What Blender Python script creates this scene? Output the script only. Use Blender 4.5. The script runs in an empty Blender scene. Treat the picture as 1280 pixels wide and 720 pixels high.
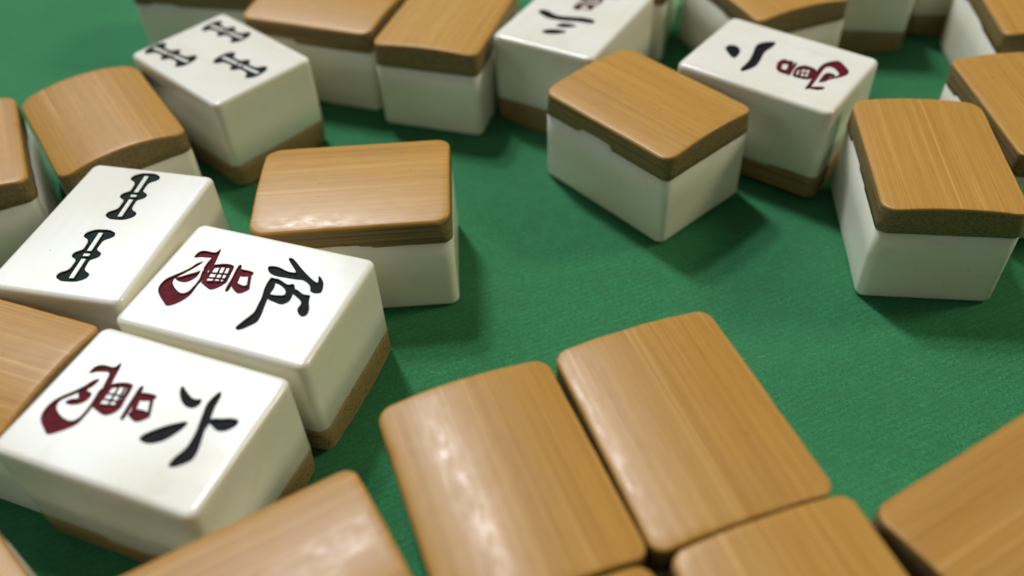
import bpy, bmesh, math, random
from mathutils import Vector, Matrix, noise
from mathutils.geometry import delaunay_2d_cdt

# ------------------------------------------------------------ camera, world, lamps, exposure
S = bpy.context.scene
MM = 0.001                                   # all sizes below are in millimetres
F_PX, PITCH, ROLL, CAM_H = 1088.27, 0.77525, -0.05616, 103.087
cam = bpy.data.cameras.new('camera'); cam_o = bpy.data.objects.new('camera', cam)
S.collection.objects.link(cam_o); S.camera = cam_o
fw = Vector((0, math.cos(PITCH), -math.sin(PITCH))); rt = Vector((1, 0, 0)); up = Vector((0, math.sin(PITCH), math.cos(PITCH)))
rt2 = math.cos(ROLL)*rt + math.sin(ROLL)*up; up2 = -math.sin(ROLL)*rt + math.cos(ROLL)*up
cam_o.matrix_world = Matrix(((rt2.x, up2.x, -fw.x, 0), (rt2.y, up2.y, -fw.y, 0), (rt2.z, up2.z, -fw.z, CAM_H*MM), (0, 0, 0, 1)))
cam.sensor_width = 36; cam.lens = F_PX/1280*36
cam.clip_start = 0.005; cam.clip_end = 50
cam.dof.use_dof = True; cam.dof.focus_distance = 0.130; cam.dof.aperture_fstop = 10.5

W = bpy.data.worlds.new('World'); S.world = W; W.use_nodes = True
W.node_tree.nodes['Background'].inputs[0].default_value = (1.0, 0.97, 0.82, 1)
W.node_tree.nodes['Background'].inputs[1].default_value = 0.07

TARGET = Vector((0.0, 0.105, 0.0))
def lamp(name, az, el, dist, size, power, col, size_y=None, spread=None):
    a, e = math.radians(az), math.radians(el)
    d = Vector((math.sin(a)*math.cos(e), math.cos(a)*math.cos(e), math.sin(e)))
    l = bpy.data.lights.new(name, 'AREA'); l.size = size; l.energy = power; l.color = col
    if size_y: l.shape = 'RECTANGLE'; l.size_y = size_y
    else: l.shape = 'DISK'
    o = bpy.data.objects.new(name, l); S.collection.objects.link(o)
    o.location = TARGET + d*dist
    o.rotation_euler = (-d).to_track_quat('-Z', 'Y').to_euler()
    return o
# two ceiling lamps behind the table to the left, a bright window beyond them, a warm lamp to the right
lamp('ceiling_lamp', -25, 55.5, 1.9, 0.17, 13.5, (0.95, 0.97, 1.0))
lamp('ceiling_lamp', -23, 63.0, 1.9, 0.17, 13.5, (0.95, 0.97, 1.0))
lamp('window_light', -30, 42, 2.6, 1.0, 15.0, (0.74, 0.86, 1.0), size_y=0.62)
lamp('side_window_light', -95, 26, 2.4, 1.1, 6.5, (0.78, 0.90, 1.0), size_y=0.9)
lamp('room_lamp', 80, 36, 2.2, 0.5, 17.0, (1.0, 0.92, 0.66))

S.view_settings.view_transform = 'Standard'; S.view_settings.look = 'None'
S.view_settings.exposure = 0.0; S.view_settings.gamma = 1.0; S.view_settings.use_curve_mapping = False

# ------------------------------------------------------------ materials
def new_mat(name):
    m = bpy.data.materials.new(name); m.use_nodes = True
    nt = m.node_tree; b = nt.nodes['Principled BSDF']
    return m, nt, b
def nd(nt, typ, **kw):
    n = nt.nodes.new(typ)
    for k, v in kw.items():
        if k in ('inp',):
            for kk, vv in v.items(): n.inputs[kk].default_value = vv
        else: setattr(n, k, v)
    return n
def ramp(nt, fac, stops, interp='LINEAR'):
    r = nt.nodes.new('ShaderNodeValToRGB'); r.color_ramp.interpolation = interp
    el = r.color_ramp.elements
    while len(el) < len(stops): el.new(0.5)
    for e, (p, c) in zip(el, stops): e.position = p; e.color = c if len(c) == 4 else (*c, 1)
    nt.links.new(fac, r.inputs[0]); return r.outputs[0]
def mix(nt, fac, a, b, mode='MIX'):
    n = nt.nodes.new('ShaderNodeMix'); n.data_type = 'RGBA'; n.blend_type = mode
    for sock, v in ((n.inputs[0], fac), (n.inputs[6], a), (n.inputs[7], b)):
        if isinstance(v, (int, float)): sock.default_value = v
        elif isinstance(v, tuple): sock.default_value = v if len(v) == 4 else (*v, 1)
        else: nt.links.new(v, sock)
    return n.outputs[2]
def mth(nt, op, a, b=0.0, c=None):
    n = nt.nodes.new('ShaderNodeMath'); n.operation = op
    for sock, v in zip(n.inputs, (a, b, c)):
        if v is None: continue
        if isinstance(v, (int, float)): sock.default_value = v
        else: nt.links.new(v, sock)
    return n.outputs[0]
def coords(nt, scale=(1, 1, 1), seed=True, rot=0.0):
    """object coordinates in millimetres, shifted for every tile by its own seed"""
    tc = nt.nodes.new('ShaderNodeTexCoord')
    mp = nt.nodes.new('ShaderNodeMapping'); mp.inputs['Scale'].default_value = tuple(1000*s for s in scale)
    mp.inputs['Rotation'].default_value = (0, 0, rot)
    nt.links.new(tc.outputs['Object'], mp.inputs['Vector'])
    if not seed: return mp.outputs[0]
    at = nt.nodes.new('ShaderNodeAttribute'); at.attribute_type = 'OBJECT'; at.attribute_name = 'seed'
    ad = nt.nodes.new('ShaderNodeVectorMath'); ad.operation = 'ADD'
    sc = nt.nodes.new('ShaderNodeVectorMath'); sc.operation = 'SCALE'
    cb = nt.nodes.new('ShaderNodeCombineXYZ')
    for i in range(3): nt.links.new(at.outputs['Fac'], cb.inputs[i])
    nt.links.new(mp.outputs[0], ad.inputs[0]); nt.links.new(cb.outputs[0], ad.inputs[1])
    return ad.outputs[0]
def tex(nt, vec, scale, detail=3, rough=0.5):
    n = nt.nodes.new('ShaderNodeTexNoise'); n.inputs['Scale'].default_value = scale
    n.inputs['Detail'].default_value = detail; n.inputs['Roughness'].default_value = rough
    nt.links.new(vec, n.inputs['Vector']); return n.outputs['Fac']
def objprop(nt, name):
    at = nt.nodes.new('ShaderNodeAttribute'); at.attribute_type = 'OBJECT'; at.attribute_name = name
    return at.outputs['Fac']

def make_bone():
    m, nt, b = new_mat('bone')
    v = coords(nt)
    cloud = tex(nt, v, 0.10, 3)
    col = mix(nt, ramp(nt, cloud, [(0.35, (0, 0, 0)), (0.7, (1, 1, 1))]), (0.81, 0.79, 0.725), (0.78, 0.745, 0.64))
    # yellowed grain that runs through the bone along its length
    vg = coords(nt, (0.04, 0.5, 0.35))
    gr = tex(nt, vg, 1.0, 4)
    col = mix(nt, ramp(nt, gr, [(0.50, (0, 0, 0)), (0.75, (0.3,)*3)]), col, (0.70, 0.63, 0.45))
    # upright sides tinted yellower than the flat faces, unevenly in patches
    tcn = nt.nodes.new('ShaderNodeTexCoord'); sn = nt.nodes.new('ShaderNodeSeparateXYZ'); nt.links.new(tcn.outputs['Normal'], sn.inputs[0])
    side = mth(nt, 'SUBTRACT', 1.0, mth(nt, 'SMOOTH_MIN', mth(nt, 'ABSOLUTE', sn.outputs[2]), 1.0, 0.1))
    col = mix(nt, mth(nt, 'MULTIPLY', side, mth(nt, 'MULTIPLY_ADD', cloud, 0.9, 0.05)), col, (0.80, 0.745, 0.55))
    # grime in broad faint patches
    gm = tex(nt, v, 0.16, 5, 0.6)
    col = mix(nt, ramp(nt, gm, [(0.60, (0, 0, 0)), (0.82, (0.30,)*3)]), col, (0.45, 0.40, 0.28))
    # small dark pores
    vo = nt.nodes.new('ShaderNodeTexVoronoi'); vo.inputs['Scale'].default_value = 0.42
    nt.links.new(v, vo.inputs['Vector'])
    sep = nt.nodes.new('ShaderNodeSeparateColor'); nt.links.new(vo.outputs['Color'], sep.inputs[0])
    some = mth(nt, 'GREATER_THAN', sep.outputs[0], 0.62)
    rad = mth(nt, 'MULTIPLY', sep.outputs[1], 0.07)
    dot = mth(nt, 'LESS_THAN', vo.outputs['Distance'], rad)
    dots = mth(nt, 'MULTIPLY', mth(nt, 'MULTIPLY', dot, some), 0.6)
    col = mix(nt, dots, col, (0.16, 0.12, 0.08))
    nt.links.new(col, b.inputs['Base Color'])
    rr = tex(nt, v, 0.3, 3)
    nt.links.new(mth(nt, 'MULTIPLY_ADD', rr, 0.07, 0.12), b.inputs['Roughness'])
    b.inputs['Subsurface Weight'].default_value = 0.25
    b.inputs['Subsurface Radius'].default_value = (1.0, 0.85, 0.55)
    b.inputs['Subsurface Scale'].default_value = 0.0022
    b.inputs['Specular IOR Level'].default_value = 0.5
    # hair-fine scratches and wear
    vs = coords(nt, (0.25, 2.2, 1.0), rot=0.5)
    bp = nt.nodes.new('ShaderNodeBump'); bp.inputs['Strength'].default_value = 0.025; bp.inputs['Distance'].default_value = 0.00008
    nt.links.new(mth(nt, 'ADD', tex(nt, vs, 1.4, 3), mth(nt, 'MULTIPLY', tex(nt, v, 0.18, 2), 2.5)), bp.inputs['Height'])
    nt.links.new(bp.outputs[0], b.inputs['Normal'])
    return m

def make_bamboo():
    m, nt, b = new_mat('bamboo')
    # fibres run along x
    broad = tex(nt, coords(nt, (0.012, 0.26, 0.26)), 1.0, 3)
    fine = tex(nt, coords(nt, (0.016, 1.9, 1.9)), 1.0, 4, 0.65)
    hair = tex(nt, coords(nt, (0.03, 6.5, 6.5)), 1.0, 3, 0.7)
    g = mth(nt, 'ADD', mth(nt, 'MULTIPLY', broad, 0.22), mth(nt, 'ADD', mth(nt, 'MULTIPLY', fine, 0.40), mth(nt, 'MULTIPLY', hair, 0.38)))
    skin = ramp(nt, g, [(0.34, (0.37, 0.176, 0.030)), (0.46, (0.455, 0.234, 0.044)), (0.54, (0.498, 0.264, 0.052)), (0.66, (0.590, 0.345, 0.092))])
    tint = objprop(nt, 'tint')
    skin = mix(nt, mth(nt, 'MULTIPLY', tint, 0.55), skin, (0.58, 0.47, 0.42), 'MULTIPLY')
    # patches of worn and darker skin
    pat = tex(nt, coords(nt, (0.10, 0.22, 0.22)), 1.0, 4)
    skin = mix(nt, ramp(nt, pat, [(0.50, (0, 0, 0)), (0.75, (0.22,)*3)]), skin, (0.34, 0.18, 0.07))
    pale = tex(nt, coords(nt, (0.012, 3.1, 3.1)), 1.0, 2, 0.5)
    skin = mix(nt, ramp(nt, pale, [(0.60, (0, 0, 0)), (0.72, (0.55,)*3)]), skin, (0.68, 0.43, 0.16))
    fleck = tex(nt, coords(nt, (0.22, 4.5, 4.5)), 1.0, 2, 0.5)
    skin = mix(nt, ramp(nt, fleck, [(0.66, (0, 0, 0)), (0.76, (0.7,)*3)]), skin, (0.22, 0.095, 0.028))
    # pits
    vo = nt.nodes.new('ShaderNodeTexVoronoi'); vo.inputs['Scale'].default_value = 0.55
    nt.links.new(coords(nt, (0.75, 1, 1)), vo.inputs['Vector'])
    sep = nt.nodes.new('ShaderNodeSeparateColor'); nt.links.new(vo.outputs['Color'], sep.inputs[0])
    some = mth(nt, 'GREATER_THAN', sep.outputs[0], 0.66)
    dot = mth(nt, 'LESS_THAN', vo.outputs['Distance'], mth(nt, 'MULTIPLY', sep.outputs[1], 0.085))
    skin = mix(nt, mth(nt, 'MULTIPLY', mth(nt, 'MULTIPLY', dot, some), 0.75), skin, (0.10, 0.045, 0.02))
    # inner wood: paler ground with dark bundles of fibre, seen on the cut sides and ends
    vb = nt.nodes.new('ShaderNodeTexVoronoi'); vb.inputs['Scale'].default_value = 1.0
    nt.links.new(coords(nt, (0.035, 1.9, 2.4)), vb.inputs['Vector'])
    lay = tex(nt, coords(nt, (0.015, 0.3, 2.2)), 1.0, 4)
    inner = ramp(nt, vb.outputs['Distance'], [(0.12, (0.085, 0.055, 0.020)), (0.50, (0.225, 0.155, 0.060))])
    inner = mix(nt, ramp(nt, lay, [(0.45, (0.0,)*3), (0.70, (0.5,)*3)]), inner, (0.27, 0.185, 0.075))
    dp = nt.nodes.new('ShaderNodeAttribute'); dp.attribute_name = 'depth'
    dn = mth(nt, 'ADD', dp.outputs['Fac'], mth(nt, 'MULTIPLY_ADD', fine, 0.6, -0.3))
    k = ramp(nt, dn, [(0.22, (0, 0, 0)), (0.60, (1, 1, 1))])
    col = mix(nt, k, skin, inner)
    nt.links.new(col, b.inputs['Base Color'])
    sm = tex(nt, coords(nt, (0.7, 1.2, 1.2)), 0.6, 4)
    ro = mth(nt, 'ADD', mth(nt, 'MULTIPLY_ADD', sm, 0.16, 0.36), mth(nt, 'MULTIPLY', k, 0.15))
    nt.links.new(ro, b.inputs['Roughness'])
    b.inputs['Specular IOR Level'].default_value = 0.3
    # polished skin: a thin worn lacquer, patchy where hands have dulled it
    nt.links.new(ramp(nt, sm, [(0.36, (0.10,)*3), (0.60, (0.26,)*3)]), b.inputs['Coat Weight'])
    nt.links.new(ramp(nt, tex(nt, coords(nt, (0.5, 1, 1)), 0.9, 4), [(0.35, (0.17,)*3), (0.65, (0.33,)*3)]), b.inputs['Coat Roughness'])
    b.inputs['Coat IOR'].default_value = 1.42
    cb = nt.nodes.new('ShaderNodeBump'); cb.inputs['Strength'].default_value = 0.09; cb.inputs['Distance'].default_value = 0.00008
    nt.links.new(mth(nt, 'ADD', mth(nt, 'MULTIPLY', fine, 0.5), mth(nt, 'MULTIPLY', tex(nt, coords(nt, (0.7, 1, 1)), 2.2, 4), 0.35)), cb.inputs['Height'])
    nt.links.new(cb.outputs[0], b.inputs['Coat Normal'])
    bp = nt.nodes.new('ShaderNodeBump'); bp.inputs['Strength'].default_value = 0.18; bp.inputs['Distance'].default_value = 0.00008
    grain_h = mth(nt, 'ADD', mth(nt, 'MULTIPLY', fine, 0.7), mth(nt, 'ADD', mth(nt, 'MULTIPLY', hair, 0.35), mth(nt, 'MULTIPLY', tex(nt, coords(nt, (0.5, 1, 1)), 1.1, 3), 0.35)))
    nt.links.new(mth(nt, 'SUBTRACT', grain_h, mth(nt, 'MULTIPLY', dot, some)), bp.inputs['Height'])
    nt.links.new(bp.outputs[0], b.inputs['Normal'])
    return m

def make_ink(name, base, dark):
    m, nt, b = new_mat(name)
    v = coords(nt)
    n = tex(nt, v, 0.9, 4)
    nt.links.new(mix(nt, ramp(nt, n, [(0.3, (0, 0, 0)), (0.7, (1, 1, 1))]), base, dark), b.inputs['Base Color'])
    b.inputs['Roughness'].default_value = 0.6
    b.inputs['Specular IOR Level'].default_value = 0.06
    bp = nt.nodes.new('ShaderNodeBump'); bp.inputs['Strength'].default_value = 0.5; bp.inputs['Distance'].default_value = 0.0001
    nt.links.new(tex(nt, v, 2.0, 3), bp.inputs['Height']); nt.links.new(bp.outputs[0], b.inputs['Normal'])
    return m

def make_felt():
    m, nt, b = new_mat('green_felt')
    v = coords(nt, seed=False)
    big = tex(nt, v, 0.035, 3)
    mid = tex(nt, v, 0.35, 4)
    fuzz = tex(nt, v, 2.6, 5, 0.75)
    # diagonal twill threads, broken up by the nap
    wv = nt.nodes.new('ShaderNodeTexWave'); wv.wave_type = 'BANDS'; wv.bands_direction = 'X'
    wv.inputs['Scale'].default_value = 0.30; wv.inputs['Distortion'].default_value = 1.6
    wv.inputs['Detail'].default_value = 2; wv.inputs['Detail Scale'].default_value = 2.0
    nt.links.new(coords(nt, seed=False, rot=math.radians(68)), wv.inputs['Vector'])
    h = mth(nt, 'ADD', mth(nt, 'MULTIPLY', fuzz, 0.75), mth(nt, 'MULTIPLY', wv.outputs['Fac'], 0.045))
    col = ramp(nt, h, [(0.26, (0.014, 0.092, 0.034)), (0.40, (0.029, 0.166, 0.064)), (0.56, (0.055, 0.250, 0.105))])
    col = mix(nt, ramp(nt, mid, [(0.35, (0.5,)*3), (0.58, (0, 0, 0))]), col, (0.030, 0.128, 0.050))
    col = mix(nt, ramp(nt, big, [(0.35, (0, 0, 0)), (0.7, (0.45,)*3)]), col, (0.042, 0.180, 0.085))
    # specks of lint
    vo = nt.nodes.new('ShaderNodeTexVoronoi'); vo.inputs['Scale'].default_value = 0.30
    nt.links.new(v, vo.inputs['Vector'])
    sep = nt.nodes.new('ShaderNodeSeparateColor'); nt.links.new(vo.outputs['Color'], sep.inputs[0])
    lint = mth(nt, 'MULTIPLY', mth(nt, 'LESS_THAN', vo.outputs['Distance'], 0.045), mth(nt, 'GREATER_THAN', sep.outputs[0], 0.75))
    col = mix(nt, mth(nt, 'MULTIPLY', lint, 0.5), col, (0.16, 0.30, 0.20))
    vf = nt.nodes.new('ShaderNodeTexVoronoi'); vf.inputs['Scale'].default_value = 0.12
    wq = nt.nodes.new('ShaderNodeVectorMath'); wq.operation = 'MULTIPLY_ADD'
    nz = nt.nodes.new('ShaderNodeTexNoise'); nz.inputs['Scale'].default_value = 0.25; nt.links.new(v, nz.inputs['Vector'])
    nt.links.new(nz.outputs['Color'], wq.inputs[0]); wq.inputs[1].default_value = (5, 5, 0)
    nt.links.new(coords(nt, (0.35, 2.2, 1), seed=False, rot=0.7), wq.inputs[2]); nt.links.new(wq.outputs[0], vf.inputs['Vector'])
    s2 = nt.nodes.new('ShaderNodeSeparateColor'); nt.links.new(vf.outputs['Color'], s2.inputs[0])
    fib = mth(nt, 'MULTIPLY', mth(nt, 'LESS_THAN', vf.outputs['Distance'], 0.05), mth(nt, 'GREATER_THAN', s2.outputs[0], 0.6))
    col = mix(nt, mth(nt, 'MULTIPLY', fib, 0.35), col, (0.15, 0.30, 0.19))
    nt.links.new(col, b.inputs['Base Color'])
    b.inputs['Roughness'].default_value = 0.95; b.inputs['Specular IOR Level'].default_value = 0.1
    b.inputs['Sheen Weight'].default_value = 0.3; b.inputs['Sheen Roughness'].default_value = 0.5
    b.inputs['Sheen Tint'].default_value = (0.35, 0.9, 0.55, 1)
    bp = nt.nodes.new('ShaderNodeBump'); bp.inputs['Strength'].default_value = 0.6; bp.inputs['Distance'].default_value = 0.00018
    nt.links.new(h, bp.inputs['Height']); nt.links.new(bp.outputs[0], b.inputs['Normal'])
    return m

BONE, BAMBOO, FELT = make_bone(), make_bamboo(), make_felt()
RED = make_ink('red_paint', (0.145, 0.011, 0.018), (0.080, 0.007, 0.012))
BLACK = make_ink('black_paint', (0.008, 0.009, 0.010), (0.014, 0.014, 0.016))
GREEN = make_ink('dark_green_paint', (0.007, 0.016, 0.013), (0.012, 0.022, 0.017))

# ------------------------------------------------------------ the cloth-covered table
def felt_table():
    bm = bmesh.new(); n = 120; half = 450.0
    vs = []
    for j in range(n+1):
        for i in range(n+1):
            x = -half + 2*half*i/n; y = -half + 150 + 2*half*j/n
            z = -0.02 - 0.22*(0.5 + 0.5*noise.noise(Vector((x*0.021, y*0.021, 3.1))))
            vs.append(bm.verts.new((x*MM, y*MM, z*MM)))
    for j in range(n):
        for i in range(n):
            f = bm.faces.new((vs[j*(n+1)+i], vs[j*(n+1)+i+1], vs[(j+1)*(n+1)+i+1], vs[(j+1)*(n+1)+i])); f.smooth = True
    me = bpy.data.meshes.new('felt_table'); bm.to_mesh(me); bm.free(); me.materials.append(FELT)
    o = bpy.data.objects.new('felt_table', me); S.collection.objects.link(o)
    o['kind'] = 'structure'; o['label'] = 'green felt cloth covering the playing table'
    return o
felt_table()

# ------------------------------------------------------------ tile geometry (millimetres)
LEN, WID, H0, HB = 30.0, 22.1, 19.17, 13.85   # length, width, height, bone height

def outline(l, w, r, inset=0.0, nc=7, nl=44, nw=18):
    """rounded rectangle, counter-clockwise; same number of points for every inset"""
    a, b = l/2 - inset, w/2 - inset; r = max(r - inset, 0.05)
    pts = []
    def arc(cx, cy, a0):
        for i in range(nc+1):
            t = a0 + math.pi/2*i/nc; pts.append((cx + r*math.cos(t), cy + r*math.sin(t)))
    def line(p, q, n):
        for i in range(1, n): pts.append((p[0]+(q[0]-p[0])*i/n, p[1]+(q[1]-p[1])*i/n))
    arc(a-r, -b+r, -math.pi/2); line((a, -b+r), (a, b-r), nw)
    arc(a-r, b-r, 0);           line((a-r, b), (-a+r, b), nl)
    arc(-a+r, b-r, math.pi/2);  line((-a, b-r), (-a, -b+r), nw)
    arc(-a+r, -b+r, math.pi);   line((-a+r, -b), (a-r, -b), nl)
    return pts

def wob(x, y, seed, amp=0.10):
    """slow unevenness of a hand-cut tile"""
    v = Vector((x*0.07 + seed, y*0.07 - seed, seed*0.37))
    return amp*noise.noise(v), amp*noise.noise(v + Vector((31.7, 5.2, 9.9)))

def ring(bm, pts, z, seed, rough=0.0):
    out = []
    for (x, y) in pts:
        dx, dy = wob(x, y, seed)
        k = 0.0
        if rough:                                        # worn, uneven edge
            q = noise.noise(Vector((x*0.45, y*0.45, seed))); k = rough*(q + 1.6*max(0, q-0.35))
        out.append(bm.verts.new((x*(1-k/15)+dx, y*(1-k/11)+dy, (z(x, y) if callable(z) else z) - 0.6*abs(k))))
    return out
def bridge(bm, r0, r1, smooth=True):
    n = len(r0)
    for i in range(n):
        f = bm.faces.new((r0[i], r0[(i+1) % n], r1[(i+1) % n], r1[i])); f.smooth = smooth

def finish(bm, name, mat, parent, flip, depth=None):
    """millimetre bmesh -> mesh object under its tile; flip turns the tile over"""
    if flip is not None:
        for v in bm.verts: v.co.z = flip - v.co.z
    bmesh.ops.recalc_face_normals(bm, faces=bm.faces)
    for v in bm.verts: v.co *= MM
    me = bpy.data.meshes.new(name); bm.to_mesh(me)
    bm.free(); me.materials.append(mat)
    o = bpy.data.objects.new(name, me); S.collection.objects.link(o); o.parent = parent
    o['seed'] = parent['seed']; o['tint'] = parent['tint']
    return o

def smooth_poly(p, k=3, grow=0.0):
    area = sum(p[i-1][0]*p[i][1] - p[i][0]*p[i-1][1] for i in range(len(p)))
    if area < 0: p = p[::-1]
    if grow:
        q = []
        for i in range(len(p)):
            a, c = Vector(p[i-1]), Vector(p[(i+1) % len(p)]); d = c - a
            if d.length > 1e-6: d.normalize()
            q.append((p[i][0] + d.y*grow, p[i][1] - d.x*grow))
        p = q
    if len(p) <= 4: return [Vector(q) for q in p]
    n = len(p); out = []
    for i in range(n):
        a, b, c, d = (Vector(p[(i+j-1) % n]) for j in range(4))
        for s in range(k):
            t = s/k
            out.append(0.5*((2*b) + (c-a)*t + (2*a-5*b+4*c-d)*t*t + (3*b-a-3*c+d)*t**3))
    return out

def carve(top_pts, groups):
    """split the face into bone triangles and, per group, paint triangles (outline strokes minus holes)"""
    verts = [Vector(p) for p in top_pts]; faces = [list(range(len(verts)))]; owner = [None]
    for gi, (strokes, holes, grow) in enumerate(groups):
        for kind, polys in (('s', strokes), ('h', holes)):
            for p in polys:
                q = smooth_poly(p, 3, grow if kind == 's' else 0.0); faces.append(list(range(len(verts), len(verts)+len(q)))); verts += q; owner.append((gi, kind))
    v, e, f, ov, oe, of = delaunay_2d_cdt(verts, [], faces, 1, 1e-4, True)
    bone, paint = [], [[] for _ in groups]
    for tri, src in zip(f, of):
        got = [owner[s] for s in src if owner[s]]
        g = None
        for gi in range(len(groups)):
            if (gi, 's') in got and (gi, 'h') not in got: g = gi
        (bone if g is None else paint[g]).append(tri)
    return v, bone, paint

def seam_steps(key, rnd, given):
    """where the bone steps up into the bamboo along the two long sides: {side: [(from, to, height)]}"""
    out = {}
    for s in (-1, 1):
        u0 = rnd.uniform(-12, -2); u1 = u0 + rnd.uniform(5, 12)
        out[s] = [(u0, u1, rnd.uniform(0.5, 1.0)), (u1, u1 + rnd.uniform(1, 5), rnd.uniform(0.15, 0.4))]
    if given: out[-1] = given
    return out
def seam(x, y, W0, steps, seed):
    z = 0.07*noise.noise(Vector((x*0.5, y*0.5, seed)))
    if abs(y) > W0/2 - 0.7 and abs(x) < 13.2:
        for a, b, h in steps[1 if y > 0 else -1]:
            if a <= x < b: z += h
    return z

def bone_block(tile, L0, W0, h, seed, flip, groups, names, mats, rnd, steps):
    bm = bmesh.new(); r = 1.5
    r_top = 0.85                                        # rounding of the engraved face (z = 0 side)
    rings = [ring(bm, outline(L0, W0, r, 0.16), lambda x, y: HB + seam(x, y, W0, steps, seed), seed), ring(bm, outline(L0, W0, r, 0.02), lambda x, y: HB - 0.12 + seam(x, y, W0, steps, seed), seed)]
    for z in (HB*0.6, HB*0.25): rings.append(ring(bm, outline(L0, W0, r), z, seed))
    for i in range(6):
        t = math.pi/2*i/5
        rings.append(ring(bm, outline(L0, W0, r, r_top*(1-math.cos(t))), r_top*(1-math.sin(t)), seed))
    for a, b in zip(rings, rings[1:]): bridge(bm, a, b)
    bm.faces.new(rings[0])
    last = rings[-1]
    if not groups:
        bm.faces.new(last)
    else:
        pts = [v.co.copy() for v in last]
        # the tile is flipped by mirroring z only, so face coordinates stay as traced
        v, bone, paint = carve([(p.x, p.y) for p in pts], groups)
        bv = {}
        def vert(i):
            if i not in bv:
                for k, p in enumerate(pts):
                    if abs(p.x-v[i].x) < 1e-3 and abs(p.y-v[i].y) < 1e-3: bv[i] = last[k]; break
                else: bv[i] = bm.verts.new((v[i].x, v[i].y, 0.0))
            return bv[i]
        for tri in bone:
            try: bm.faces.new([vert(i) for i in tri])
            except ValueError: pass
        for name, mat, tris in zip(names, mats, paint):
            pm = bmesh.new(); top, bot, low = {}, {}, {}
            cnt = {}
            for t in tris:
                for a, b in zip(t, t[1:]+t[:1]):
                    k = (min(a, b), max(a, b)); cnt[k] = cnt.get(k, 0) + 1
            edge_v = {i for k, c in cnt.items() if c == 1 for i in k}
            def pv(i):
                if i not in bot: bot[i] = pm.verts.new((v[i].x, v[i].y, 0.32))
                return bot[i]
            for t in tris: pm.faces.new([pv(i) for i in t])
            for (a, b), c in cnt.items():
                if c == 1:
                    for i in (a, b):
                        if i not in top: top[i] = pm.verts.new((v[i].x, v[i].y, 0.13))
                    pm.faces.new((pv(a), pv(b), top[b], top[a]))
                    for i in (a, b):
                        if i not in low: low[i] = bm.verts.new((v[i].x, v[i].y, 0.15))
                    bm.faces.new((vert(a), vert(b), low[b], low[a]))
            finish(pm, name, mat, tile, flip)
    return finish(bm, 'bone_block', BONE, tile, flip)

def bamboo_back(tile, L0, W0, h, sag, seed, flip, rnd, steps):
    bm = bmesh.new(); r = rnd.uniform(1.6, 2.6); re = rnd.uniform(0.28, 0.52)
    R = ((W0/2)**2 + sag**2)/(2*sag)
    lay = bm.verts.layers.float.new('depth')
    def zt(x, y): return h - R + math.sqrt(R*R - y*y) - 0.05*(x/15)**4 + 0.05*noise.noise(Vector((x*0.06, y*0.09, seed)))
    rings = [ring(bm, outline(L0, W0, 1.5, 0.14), lambda x, y: HB + 0.02 + seam(x, y, W0, steps, seed), seed), ring(bm, outline(L0, W0, 1.6, 0.0), lambda x, y: HB + 0.14 + seam(x, y, W0, steps, seed), seed),
             ring(bm, outline(L0, W0, 1.9, 0.0), HB + 1.6, seed)]
    for i in range(6):
        t = math.pi/2*i/5
        rings.append(ring(bm, outline(L0, W0, r, re*(1-math.cos(t))), lambda x, y, t=t: zt(x, y) - re*(1-math.sin(t)), seed, 0.05*math.sin(math.pi*(0.15+0.7*i/5))))
    base = outline(L0, W0, r, re)
    for k in (0.93, 0.82, 0.68, 0.5, 0.3, 0.12):
        rings.append(ring(bm, [(x*k, y*k) for x, y in base], zt, seed))
    for a, b in zip(rings, rings[1:]): bridge(bm, a, b)
    f = bm.faces.new(rings[-1]); f.smooth = True
    bm.faces.new(rings[0])
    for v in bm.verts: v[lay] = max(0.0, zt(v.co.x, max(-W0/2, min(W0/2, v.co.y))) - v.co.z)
    return finish(bm, 'bamboo_back', BAMBOO, tile, flip)

def stick(p, q, wide=1.0):
    """the bamboo-stick sign: waisted bar with round caps, a knot and white slits"""
    p, q = Vector(p), Vector(q); d = q-p; ln = d.length; d /= ln; n = Vector((-d.y, d.x))
    prof = [(0.0, 0.9), (0.025, 1.6), (0.06, 2.15), (0.105, 2.35), (0.15, 2.1), (0.19, 1.4), (0.24, 1.05), (0.32, 0.98), (0.395, 1.02), (0.43, 1.5), (0.465, 2.0), (0.5, 2.1)]
    prof = prof + [(1-s, w) for s, w in prof[-2::-1]]
    body = [tuple(p + d*s*ln + n*w*wide) for s, w in prof] + [tuple(p + d*s*ln - n*w*wide) for s, w in prof[::-1]]
    def box(s0, s1, w): return [tuple(p + d*s*ln + n*k*w*wide) for s, k in ((s0, -1), (s1, -1), (s1, 1), (s0, 1))]
    return [body], [box(0.06, 0.42, 0.33), box(0.58, 0.94, 0.33), box(0.478, 0.522, 0.45)]

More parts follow.
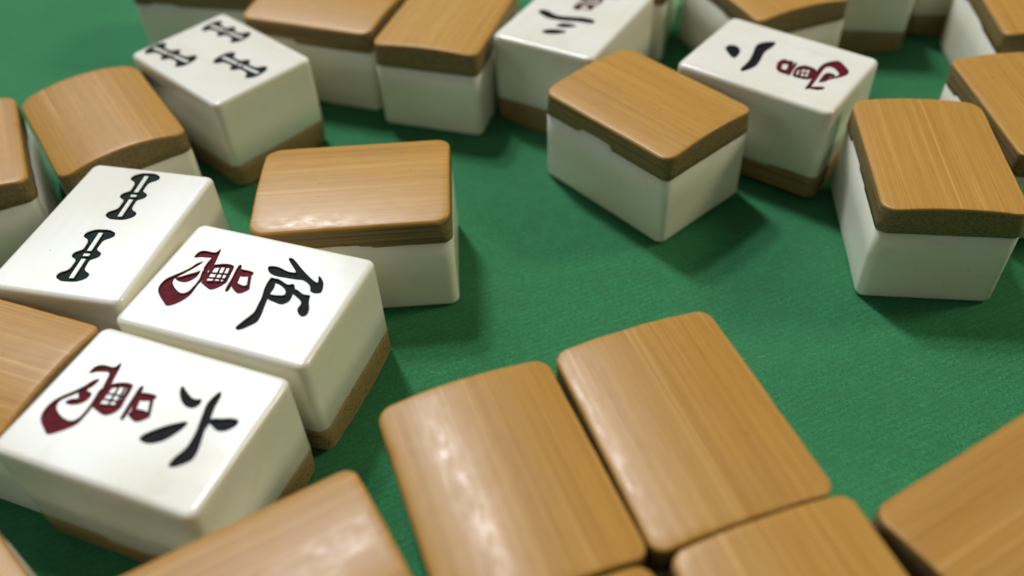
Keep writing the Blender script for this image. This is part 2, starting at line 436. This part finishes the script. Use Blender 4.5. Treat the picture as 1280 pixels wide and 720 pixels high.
GLYPH = {
'A_red': [[[-10.79,3.01],[-10.87,3.72],[-10.64,4.3],[-9.89,4.71],[-8.85,4.75],[-8.23,4.93],[-7.97,5.74],[-7.57,5.05],[-7.04,3.16],[-6.49,1.32],[-7.39,1.51],[-8.0,3.35],[-8.41,3.92],[-9.26,3.77],[-10.07,3.44]],[[-6.79,1.69],[-7.39,1.51],[-7.57,0.99],[-7.19,-0.71],[-7.04,-2.31],[-7.16,-3.38],[-7.69,-3.99],[-8.65,-4.01],[-9.79,-3.69],[-10.82,-3.06],[-11.18,-2.41],[-11.16,-1.8],[-10.55,-0.9],[-9.71,0.1],[-8.97,1.03],[-8.74,2.03],[-8.91,2.61],[-9.5,2.03],[-9.91,1.06],[-10.63,-0.09],[-11.53,-1.21],[-12.04,-2.23],[-12.15,-3.33],[-11.86,-4.45],[-11.17,-5.27],[-9.97,-6.06],[-9.05,-6.56],[-8.27,-6.07],[-7.38,-5.2],[-6.65,-4.15],[-6.56,-3.04],[-6.61,-1.58],[-6.56,0.33]],[[-10.44,-1.73],[-10.09,-1.25],[-9.42,-0.95],[-8.84,-0.38],[-8.79,0.47],[-8.12,0.21],[-7.99,-0.66],[-8.42,-1.4],[-9.22,-1.89],[-10.07,-1.98]],[[-9.89,0.13],[-9.31,0.71],[-8.78,0.16],[-8.63,-0.8],[-9.19,-0.79]],[[-6.84,2.29],[-5.78,3.01],[-4.65,3.25],[-4.06,3.12],[-4.05,2.61],[-5.3,2.41],[-6.59,1.81]],[[-4.48,3.15],[-3.94,3.01],[-3.48,1.04],[-3.19,-0.29],[-3.85,-0.12],[-4.11,1.29]],[[-6.79,-1.19],[-6.16,-0.69],[-5.05,-0.43],[-3.96,-0.15],[-3.18,-0.05],[-3.32,-1.13],[-4.15,-1.88],[-5.28,-1.75]],[[-6.57,0.86],[-3.57,1.24],[-3.7,1.46],[-6.72,1.08]],[[-6.41,-0.06],[-3.53,0.36],[-3.67,0.58],[-6.55,0.16]],[[-5.75,2.53],[-4.97,-0.85],[-4.7,-0.89],[-5.48,2.48]],[[-4.87,2.64],[-4.08,-0.51],[-3.82,-0.55],[-4.6,2.59]],[[-6.82,2.29],[-6.51,-1.11],[-6.02,-1.24],[-6.32,2.15]],[[-2.96,3.3],[-2.42,3.16],[-1.99,0.61],[-1.65,-1.6],[-2.1,-1.69],[-2.44,-0.26],[-2.74,1.56]],[[-2.52,2.38],[-1.49,2.69],[-0.28,2.76],[0.09,2.38],[-0.29,1.85],[-1.91,1.4]],[[-0.48,2.08],[0.9,-0.4],[1.27,-0.36],[-0.02,2.11]],[[-1.6,-0.78],[-1.2,0.13],[0.38,0.25],[1.17,-0.35],[0.45,-1.27],[-0.25,-1.44]],[[-2.61,2.33],[-1.48,-0.62],[-0.83,-0.65],[-1.93,2.28]]] ,
'A_black': [[[2.14,5.07],[2.87,4.61],[4.16,3.92],[5.03,3.81],[5.58,4.07],[5.89,3.5],[5.68,2.87],[5.23,2.59],[4.39,2.67],[3.48,3.19],[2.69,3.96],[2.21,4.7]],[[7.29,5.86],[7.68,5.2],[7.92,3.71],[8.29,2.43],[8.75,1.2],[8.84,0.15],[9.29,-1.04],[9.78,-2.45],[9.94,-3.56],[9.69,-4.24],[8.67,-5.24],[8.06,-5.43],[7.81,-5.16],[7.88,-4.15],[8.28,-2.97],[8.31,-1.77],[8.08,-0.37],[7.72,0.87],[7.27,2.25],[6.84,3.8],[6.97,5.13]],[[8.52,1.54],[8.83,2.0],[9.85,2.33],[10.8,2.74],[11.71,2.84],[12.05,2.55],[12.02,2.0],[11.54,1.25],[10.86,0.81],[10.11,0.84],[9.23,1.23]],[[6.03,0.54],[6.19,-0.04],[5.79,-1.27],[5.13,-2.49],[4.34,-3.19],[3.57,-3.56],[2.78,-3.58],[2.12,-3.31],[2.25,-2.72],[3.01,-1.77],[3.92,-0.87],[4.93,-0.09]]] ,
'B_red': [[[-11.18,3.6],[-11.19,4.79],[-10.49,5.27],[-9.22,5.3],[-8.64,5.52],[-8.4,6.25],[-8.11,5.58],[-7.38,2.64],[-7.6,1.68],[-8.4,1.83],[-8.62,3.04],[-8.62,4.15],[-9.05,4.15],[-10.19,3.93]],[[-7.92,1.96],[-8.32,1.49],[-7.8,-0.16],[-7.77,-1.91],[-8.01,-3.01],[-8.85,-3.41],[-10.06,-2.87],[-11.02,-2.08],[-11.31,-1.45],[-11.26,-0.9],[-10.6,0.24],[-9.97,1.42],[-9.51,2.45],[-9.38,3.21],[-10.02,2.57],[-10.44,1.48],[-11.05,0.48],[-11.81,-0.51],[-12.5,-1.59],[-12.6,-2.68],[-12.29,-3.65],[-11.39,-4.62],[-10.0,-5.61],[-9.1,-6.11],[-8.16,-5.44],[-7.46,-4.23],[-7.23,-3.14],[-7.35,-1.27],[-7.25,0.7]],[[-11.26,-0.9],[-10.76,-0.59],[-9.98,0.15],[-9.08,0.93],[-8.68,1.39],[-8.48,0.02],[-9.11,-1.15],[-9.91,-1.43],[-10.87,-1.26]],[[-7.64,2.83],[-6.51,3.48],[-5.43,3.76],[-4.48,3.58],[-4.71,3.05],[-6.12,2.86],[-7.48,2.14]],[[-4.94,3.64],[-4.39,3.42],[-3.93,1.58],[-3.67,0.07],[-4.26,0.26],[-4.48,1.79]],[[-7.27,-0.55],[-6.19,-0.08],[-5.01,0.23],[-3.86,0.36],[-3.98,-0.54],[-4.84,-1.53],[-5.77,-1.37]],[[-7.23,1.18],[-4.04,1.74],[-4.2,2.02],[-7.4,1.46]],[[-7.16,0.21],[-3.99,0.77],[-4.14,1.04],[-7.32,0.48]],[[-6.36,2.98],[-5.7,-0.23],[-5.44,-0.31],[-6.09,2.9]],[[-5.58,3.07],[-4.85,0.06],[-4.59,-0.0],[-5.32,3.0]],[[-7.52,2.77],[-7.15,-0.53],[-6.63,-0.72],[-6.99,2.57]],[[-3.87,3.92],[-3.33,3.8],[-2.93,1.49],[-2.47,-0.99],[-2.8,-1.25],[-3.09,-0.65],[-3.39,1.37]],[[-3.49,3.3],[-2.57,3.36],[-1.48,3.36],[-0.88,3.02],[-1.17,2.38],[-2.45,2.04]],[[-1.47,2.71],[-0.19,-0.08],[0.27,-0.06],[-1.0,2.72]],[[-2.8,0.19],[-2.29,0.68],[-1.06,0.42],[-0.34,0.79],[0.19,-0.1],[-0.67,-1.09],[-1.67,-0.78]],[[-3.39,3.13],[-2.58,0.0],[-1.9,-0.14],[-2.69,2.98]]] ,
'B_black': [[[2.51,7.38],[3.03,7.4],[5.37,5.79],[7.33,4.56],[8.92,3.95],[8.48,5.28],[9.16,4.7],[9.87,3.7],[10.22,2.44],[9.67,2.06],[8.83,2.23],[8.16,3.24],[6.78,3.9],[5.69,3.78],[3.93,3.66],[2.39,3.6],[1.23,4.0],[0.51,4.88],[0.84,5.14],[2.01,5.2],[3.56,4.79],[4.9,4.97],[4.17,5.83],[3.18,6.65]],[[2.08,2.99],[2.71,2.81],[3.36,1.44],[3.48,0.11],[3.7,-1.17],[4.09,-2.71],[4.41,-3.92],[4.52,-5.18],[3.94,-6.14],[3.02,-7.13],[2.51,-7.02],[2.42,-6.57],[2.85,-5.17],[3.29,-3.75],[3.09,-2.33],[2.81,-0.75],[2.29,0.81],[2.05,2.12]],[[2.62,2.96],[3.28,2.97],[4.92,2.37],[5.62,2.73],[6.26,2.05],[6.65,0.64],[6.77,-0.49],[6.17,-1.22],[5.09,-1.12],[3.9,-0.85],[3.34,-0.1],[4.43,0.03],[5.43,0.31],[5.63,0.86],[5.11,1.57],[4.01,2.13],[3.11,2.33]],[[6.11,1.84],[6.75,1.84],[7.93,1.32],[8.67,1.35],[9.07,1.3],[9.52,0.1],[10.19,-1.02],[10.4,-2.09],[9.98,-2.46],[9.28,-2.08],[8.71,-1.27],[8.76,-0.44],[8.26,0.25],[7.01,0.9],[6.25,1.37]]] ,
'E_black': [[[2.14,-7.4],[1.19,-6.19],[2.26,-3.17],[1.47,0.05],[0.72,2.66],[1.03,4.59],[2.24,4.59],[2.7,1.87],[3.81,-1.75],[3.79,-4.79]],[[6.03,-1.3],[4.76,-0.66],[4.25,1.17],[4.54,2.32],[5.42,1.47],[6.11,0.05]],[[9.31,-2.66],[8.01,-1.93],[7.29,0.07],[7.29,1.55],[8.61,0.76],[9.63,-1.36]]] ,
'F_black': [[[-10.07,-1.0],[-10.06,0.3],[-8.88,0.79],[-7.64,-0.21],[-7.07,-2.04],[-7.18,-3.35],[-8.41,-2.67]],[[-3.54,6.07],[-3.22,4.11],[-3.54,1.59],[-2.79,-2.12],[-2.76,-4.44],[-3.78,-6.7],[-4.27,-5.92],[-4.39,-2.71],[-5.08,0.44],[-5.79,3.1],[-5.2,4.84]]] ,
'C_st': [[[-13.65,-0.31],[-2.12,0.88]],[[0.59,-0.04],[11.73,1.26]]] ,
'D_st': [[[-14.81,-6.56],[-2.14,-5.17]],[[-13.66,5.9],[-1.62,7.06]],[[-0.67,0.07],[12.2,1.02]]] ,
'F_red': [[[0.91,-2.51],[0.16,-0.36],[0.48,1.26],[1.45,1.26],[2.39,1.3],[3.63,-3.1],[3.02,-3.3],[1.97,-3.31]],[[2.71,1.51],[3.42,-3.29],[3.84,-3.42],[3.15,1.36]],[[3.69,-0.43],[3.89,0.52],[4.71,1.41],[6.11,1.39],[7.04,0.76],[7.53,-1.71],[6.89,-2.94],[5.44,-3.28],[4.33,-3.09]],[[7.95,-5.92],[7.7,-3.58],[7.26,-0.12],[7.04,2.88],[7.52,4.7],[8.84,6.13],[10.11,5.45],[11.56,4.15],[11.93,3.39],[11.98,2.25],[11.35,0.91],[10.53,-0.21],[9.89,-1.19],[9.74,-0.45],[10.42,0.72],[10.89,1.58],[10.52,2.33],[9.55,3.17],[8.59,3.35],[7.99,2.79],[7.93,1.43],[8.22,-1.44],[8.42,-4.02],[8.51,-5.4]],[[8.14,-4.72],[8.64,-4.59],[9.49,-3.95],[10.44,-3.57],[10.57,-4.23],[9.91,-5.07],[8.93,-5.33],[8.34,-5.53]],[[8.96,-2.53],[8.76,-0.52],[8.75,0.74],[9.29,1.41],[10.21,1.32],[10.33,0.65],[9.8,-0.0],[9.97,-1.38],[9.42,-2.29]]] ,
'F_hole': [[[1.11,-0.48],[2.01,-0.08],[2.52,-1.84],[1.63,-1.97]],[[4.29,-1.04],[4.48,-0.63],[4.95,-2.37],[4.64,-2.34]],[[4.84,-0.37],[5.28,-0.03],[5.51,-0.91],[5.06,-1.09]],[[5.54,0.01],[6.02,0.15],[6.24,-0.72],[5.79,-0.86]],[[5.27,-1.61],[5.7,-1.39],[5.9,-2.17],[5.47,-2.34]],[[5.98,-1.33],[6.36,-1.15],[6.54,-1.94],[6.13,-2.05]]] ,
}
def shifted(polys, f): return [[f(x, y) for x, y in p] for p in polys]

def mahjong_tile(key, kind, x, y, ang, label, sag=1.0, tint=0.3, faces=(), group=None, kl=1.0, kw=1.0, inset=0.06, steps=None):
    rnd = random.Random(key + 'tile')
    t = bpy.data.objects.new('mahjong_tile', None); S.collection.objects.link(t)
    t.empty_display_size = 0.01
    t.location = (x*MM, y*MM, 0); t.rotation_euler = (0, 0, math.radians(ang))
    t['label'] = label; t['category'] = 'mahjong tile'; t['group'] = group or 'mahjong tiles scattered on the felt'
    seed = rnd.uniform(5, 90); t['seed'] = seed; t['tint'] = tint
    h = H0
    flip = h if kind == 'u' else None
    steps = seam_steps(key, rnd, steps)
    groups = [(s, hs, 0.05 if m is RED else 0.11) for _, m, s, hs in faces]
    bone_block(t, LEN*kl - 2*inset, WID*kw - 2*inset, h, seed, flip, groups, [n for n, *_ in faces], [m for _, m, *_ in faces], rnd, steps)
    bamboo_back(t, LEN*kl, WID*kw, h, sag, seed, flip, rnd, steps)
    return t

def ch(name, mat, polys, holes=()): return (name, mat, polys, list(holes))
def sticks(key, wide): return [ch('bamboo_stick_sign', GREEN, *stick(p, q, wide)) for p, q in GLYPH[key]]
GLYPH['D_st'] = [[(p[0]+0.9, p[1]), (q[0]-0.1, q[1])] for p, q in GLYPH['D_st']]
red_E = shifted(GLYPH['A_red'], lambda u, v: (u*0.88 - 2.6, v*0.95 - 0.5))

# ------------------------------------------------------------ the tiles
UP = 'engraved tiles lying face up'; DN = 'tiles lying face down, bamboo side up'
TILES = [
('A', 'u', -46.1, 67.45, -22.98, 'face-up tile with black six character and red ten-thousand character, nearest the camera', dict(kl=0.99, kw=0.975, faces=[ch('red_character', RED, GLYPH['A_red']), ch('black_character', BLACK, GLYPH['A_black'])])),
('B', 'u', -36.95, 88.37, -21.20, 'face-up tile with black five character beside red ten-thousand character', dict(kw=0.985, faces=[ch('red_character', RED, GLYPH['B_red']), ch('black_character', BLACK, GLYPH['B_black'])])),
('C', 'u', -61.48, 103.80, -104.65, 'face-up tile engraved with two dark green bamboo sticks', dict(faces=sticks('C_st', 1.0))),
('D', 'u', -54.23, 154.58, -44.82, 'face-up tile engraved with three dark green bamboo sticks', dict(faces=sticks('D_st', 1.0))),
('E', 'u', 15.96, 163.48, -122.17, 'face-up tile with three black strokes, cut by the top edge of the picture', dict(faces=[ch('red_character', RED, red_E), ch('black_character', BLACK, GLYPH['E_black'])])),
('F', 'u', 50.98, 140.96, -40.22, 'face-up tile with two short black strokes and a red ten-thousand character', dict(faces=[ch('red_character', RED, GLYPH['F_red'], GLYPH['F_hole']), ch('black_character', BLACK, GLYPH['F_black'])])),
('X', 'u', 82.1, 189.8, -101.0, 'white tile with its bamboo underside down, at the top edge behind the two-stroke tile', dict()),
('Y', 'u', 106.2, 194.2, -97.0, 'farthest white tile, glimpsed between two others at the top right edge', dict()),
('G', 'b', 25.60, 132.11, -51.21, 'face-down bamboo-backed tile standing alone in front of the two-stroke and three-stroke tiles', dict(steps=[(-5.5, 2.2, 1.0)], sag=0.9, tint=0.15)),
('H', 'b', 68.72, 111.75, -98.73, 'face-down bamboo-backed tile at right with a broad shaded white end facing the camera', dict(steps=[(-9, -1, 0.8), (-1, 4, 0.35)], kw=0.965, sag=0.8, tint=0.25)),
('I', 'b', -24.35, 112.54, 1.07, 'glossy face-down tile behind the five character tile, its bamboo grain running left to right', dict(steps=[(-15, 1.0, 0.75), (1.0, 3.0, 0.4)], kl=1.03, sag=1.0, tint=0.2)),
('J', 'b', -9.93, 167.59, -109.13, 'face-down tile at top centre, left of the three-stroke tile, showing its white end', dict(steps=[(-10, 0, 0.8)], sag=0.7, tint=0.1)),
('K', 'b', -35.85, 176.89, -21.35, 'face-down tile at the top edge behind the three bamboo sticks tile', dict(steps=[(-15, -3.0, 0.9)], sag=0.9, tint=0.2)),
('L', 'b', -2.20, 56.0, -71.79, 'face-down tile at bottom centre with two glossy highlights, left of its twin', dict(inset=0.45, kw=1.03, sag=1.25, tint=0.55)),
('M', 'b', 19.75, 62.9, -73.18, 'face-down tile at bottom centre, the farther right of the pair on open felt', dict(inset=0.45, kw=1.01, kl=1.01, sag=1.0, tint=0.5)),
('N', 'b', 29.61, 34.14, -73.25, 'face-down tile cut by the bottom edge, between two others at lower right', dict(inset=0.4, sag=1.0, tint=0.45)),
('BB', 'b', 6.90, 27.0, -71.79, 'sliver of a face-down tile at the bottom edge, left of the cut-off tile', dict(inset=0.4, sag=1.2, tint=0.5)),
('O', 'b', 55.88, 46.34, -151.98, 'dark brown face-down tile in the bottom right corner', dict(sag=1.0, tint=0.75)),
('Q', 'b', -27.93, 42.22, 27.78, 'face-down tile at the bottom edge in front of the six character tile', dict(sag=1.2, tint=0.7)),
('P', 'b', -74.02, 80.02, -22.09, 'face-down tile at the left edge between the two sticks tile and the six character tile', dict(kw=0.915, sag=1.0, tint=0.5)),
('R', 'b', -60.06, 38.11, -45.26, 'corner of a face-down tile in the bottom left corner', dict(sag=1.0, tint=0.6)),
('T', 'b', -72.90, 137.58, -57.25, 'strongly arched face-down tile between the three sticks tile and the left edge', dict(sag=1.8, tint=0.45)),
('S', 'b', -95.33, 127.81, -65.47, 'face-down tile cut by the left edge, above the two sticks tile', dict(sag=1.2, tint=0.5)),
('U', 'b', 93.18, 124.73, -90.82, 'face-down tile cut by the right edge, behind the tile with the shaded white end', dict(sag=1.0, tint=0.2)),
('V', 'b', 108.77, 160.67, -98.0, 'face-down tile in the top right corner of the picture', dict(sag=0.9, tint=0.15)),
('W', 'b', 57.3, 175.7, -71.0, 'face-down tile at the top edge directly behind the two-stroke tile', dict(sag=1.1, tint=0.2)),
('Z', 'b', 30.6, 192.6, -108.0, 'narrow glimpse of a face-down tile behind the three-stroke tile', dict(sag=1.0, tint=0.2)),
('AA', 'b', -65.56, 197.24, -13.66, 'greyish white side of a blurred tile at the top left edge', dict(sag=1.0, tint=0.3)),
]
for key, kind, x, y, a, label, opt in TILES:
    mahjong_tile(key, kind, x, y, a, label, group=UP if kind == 'u' else DN, **opt)
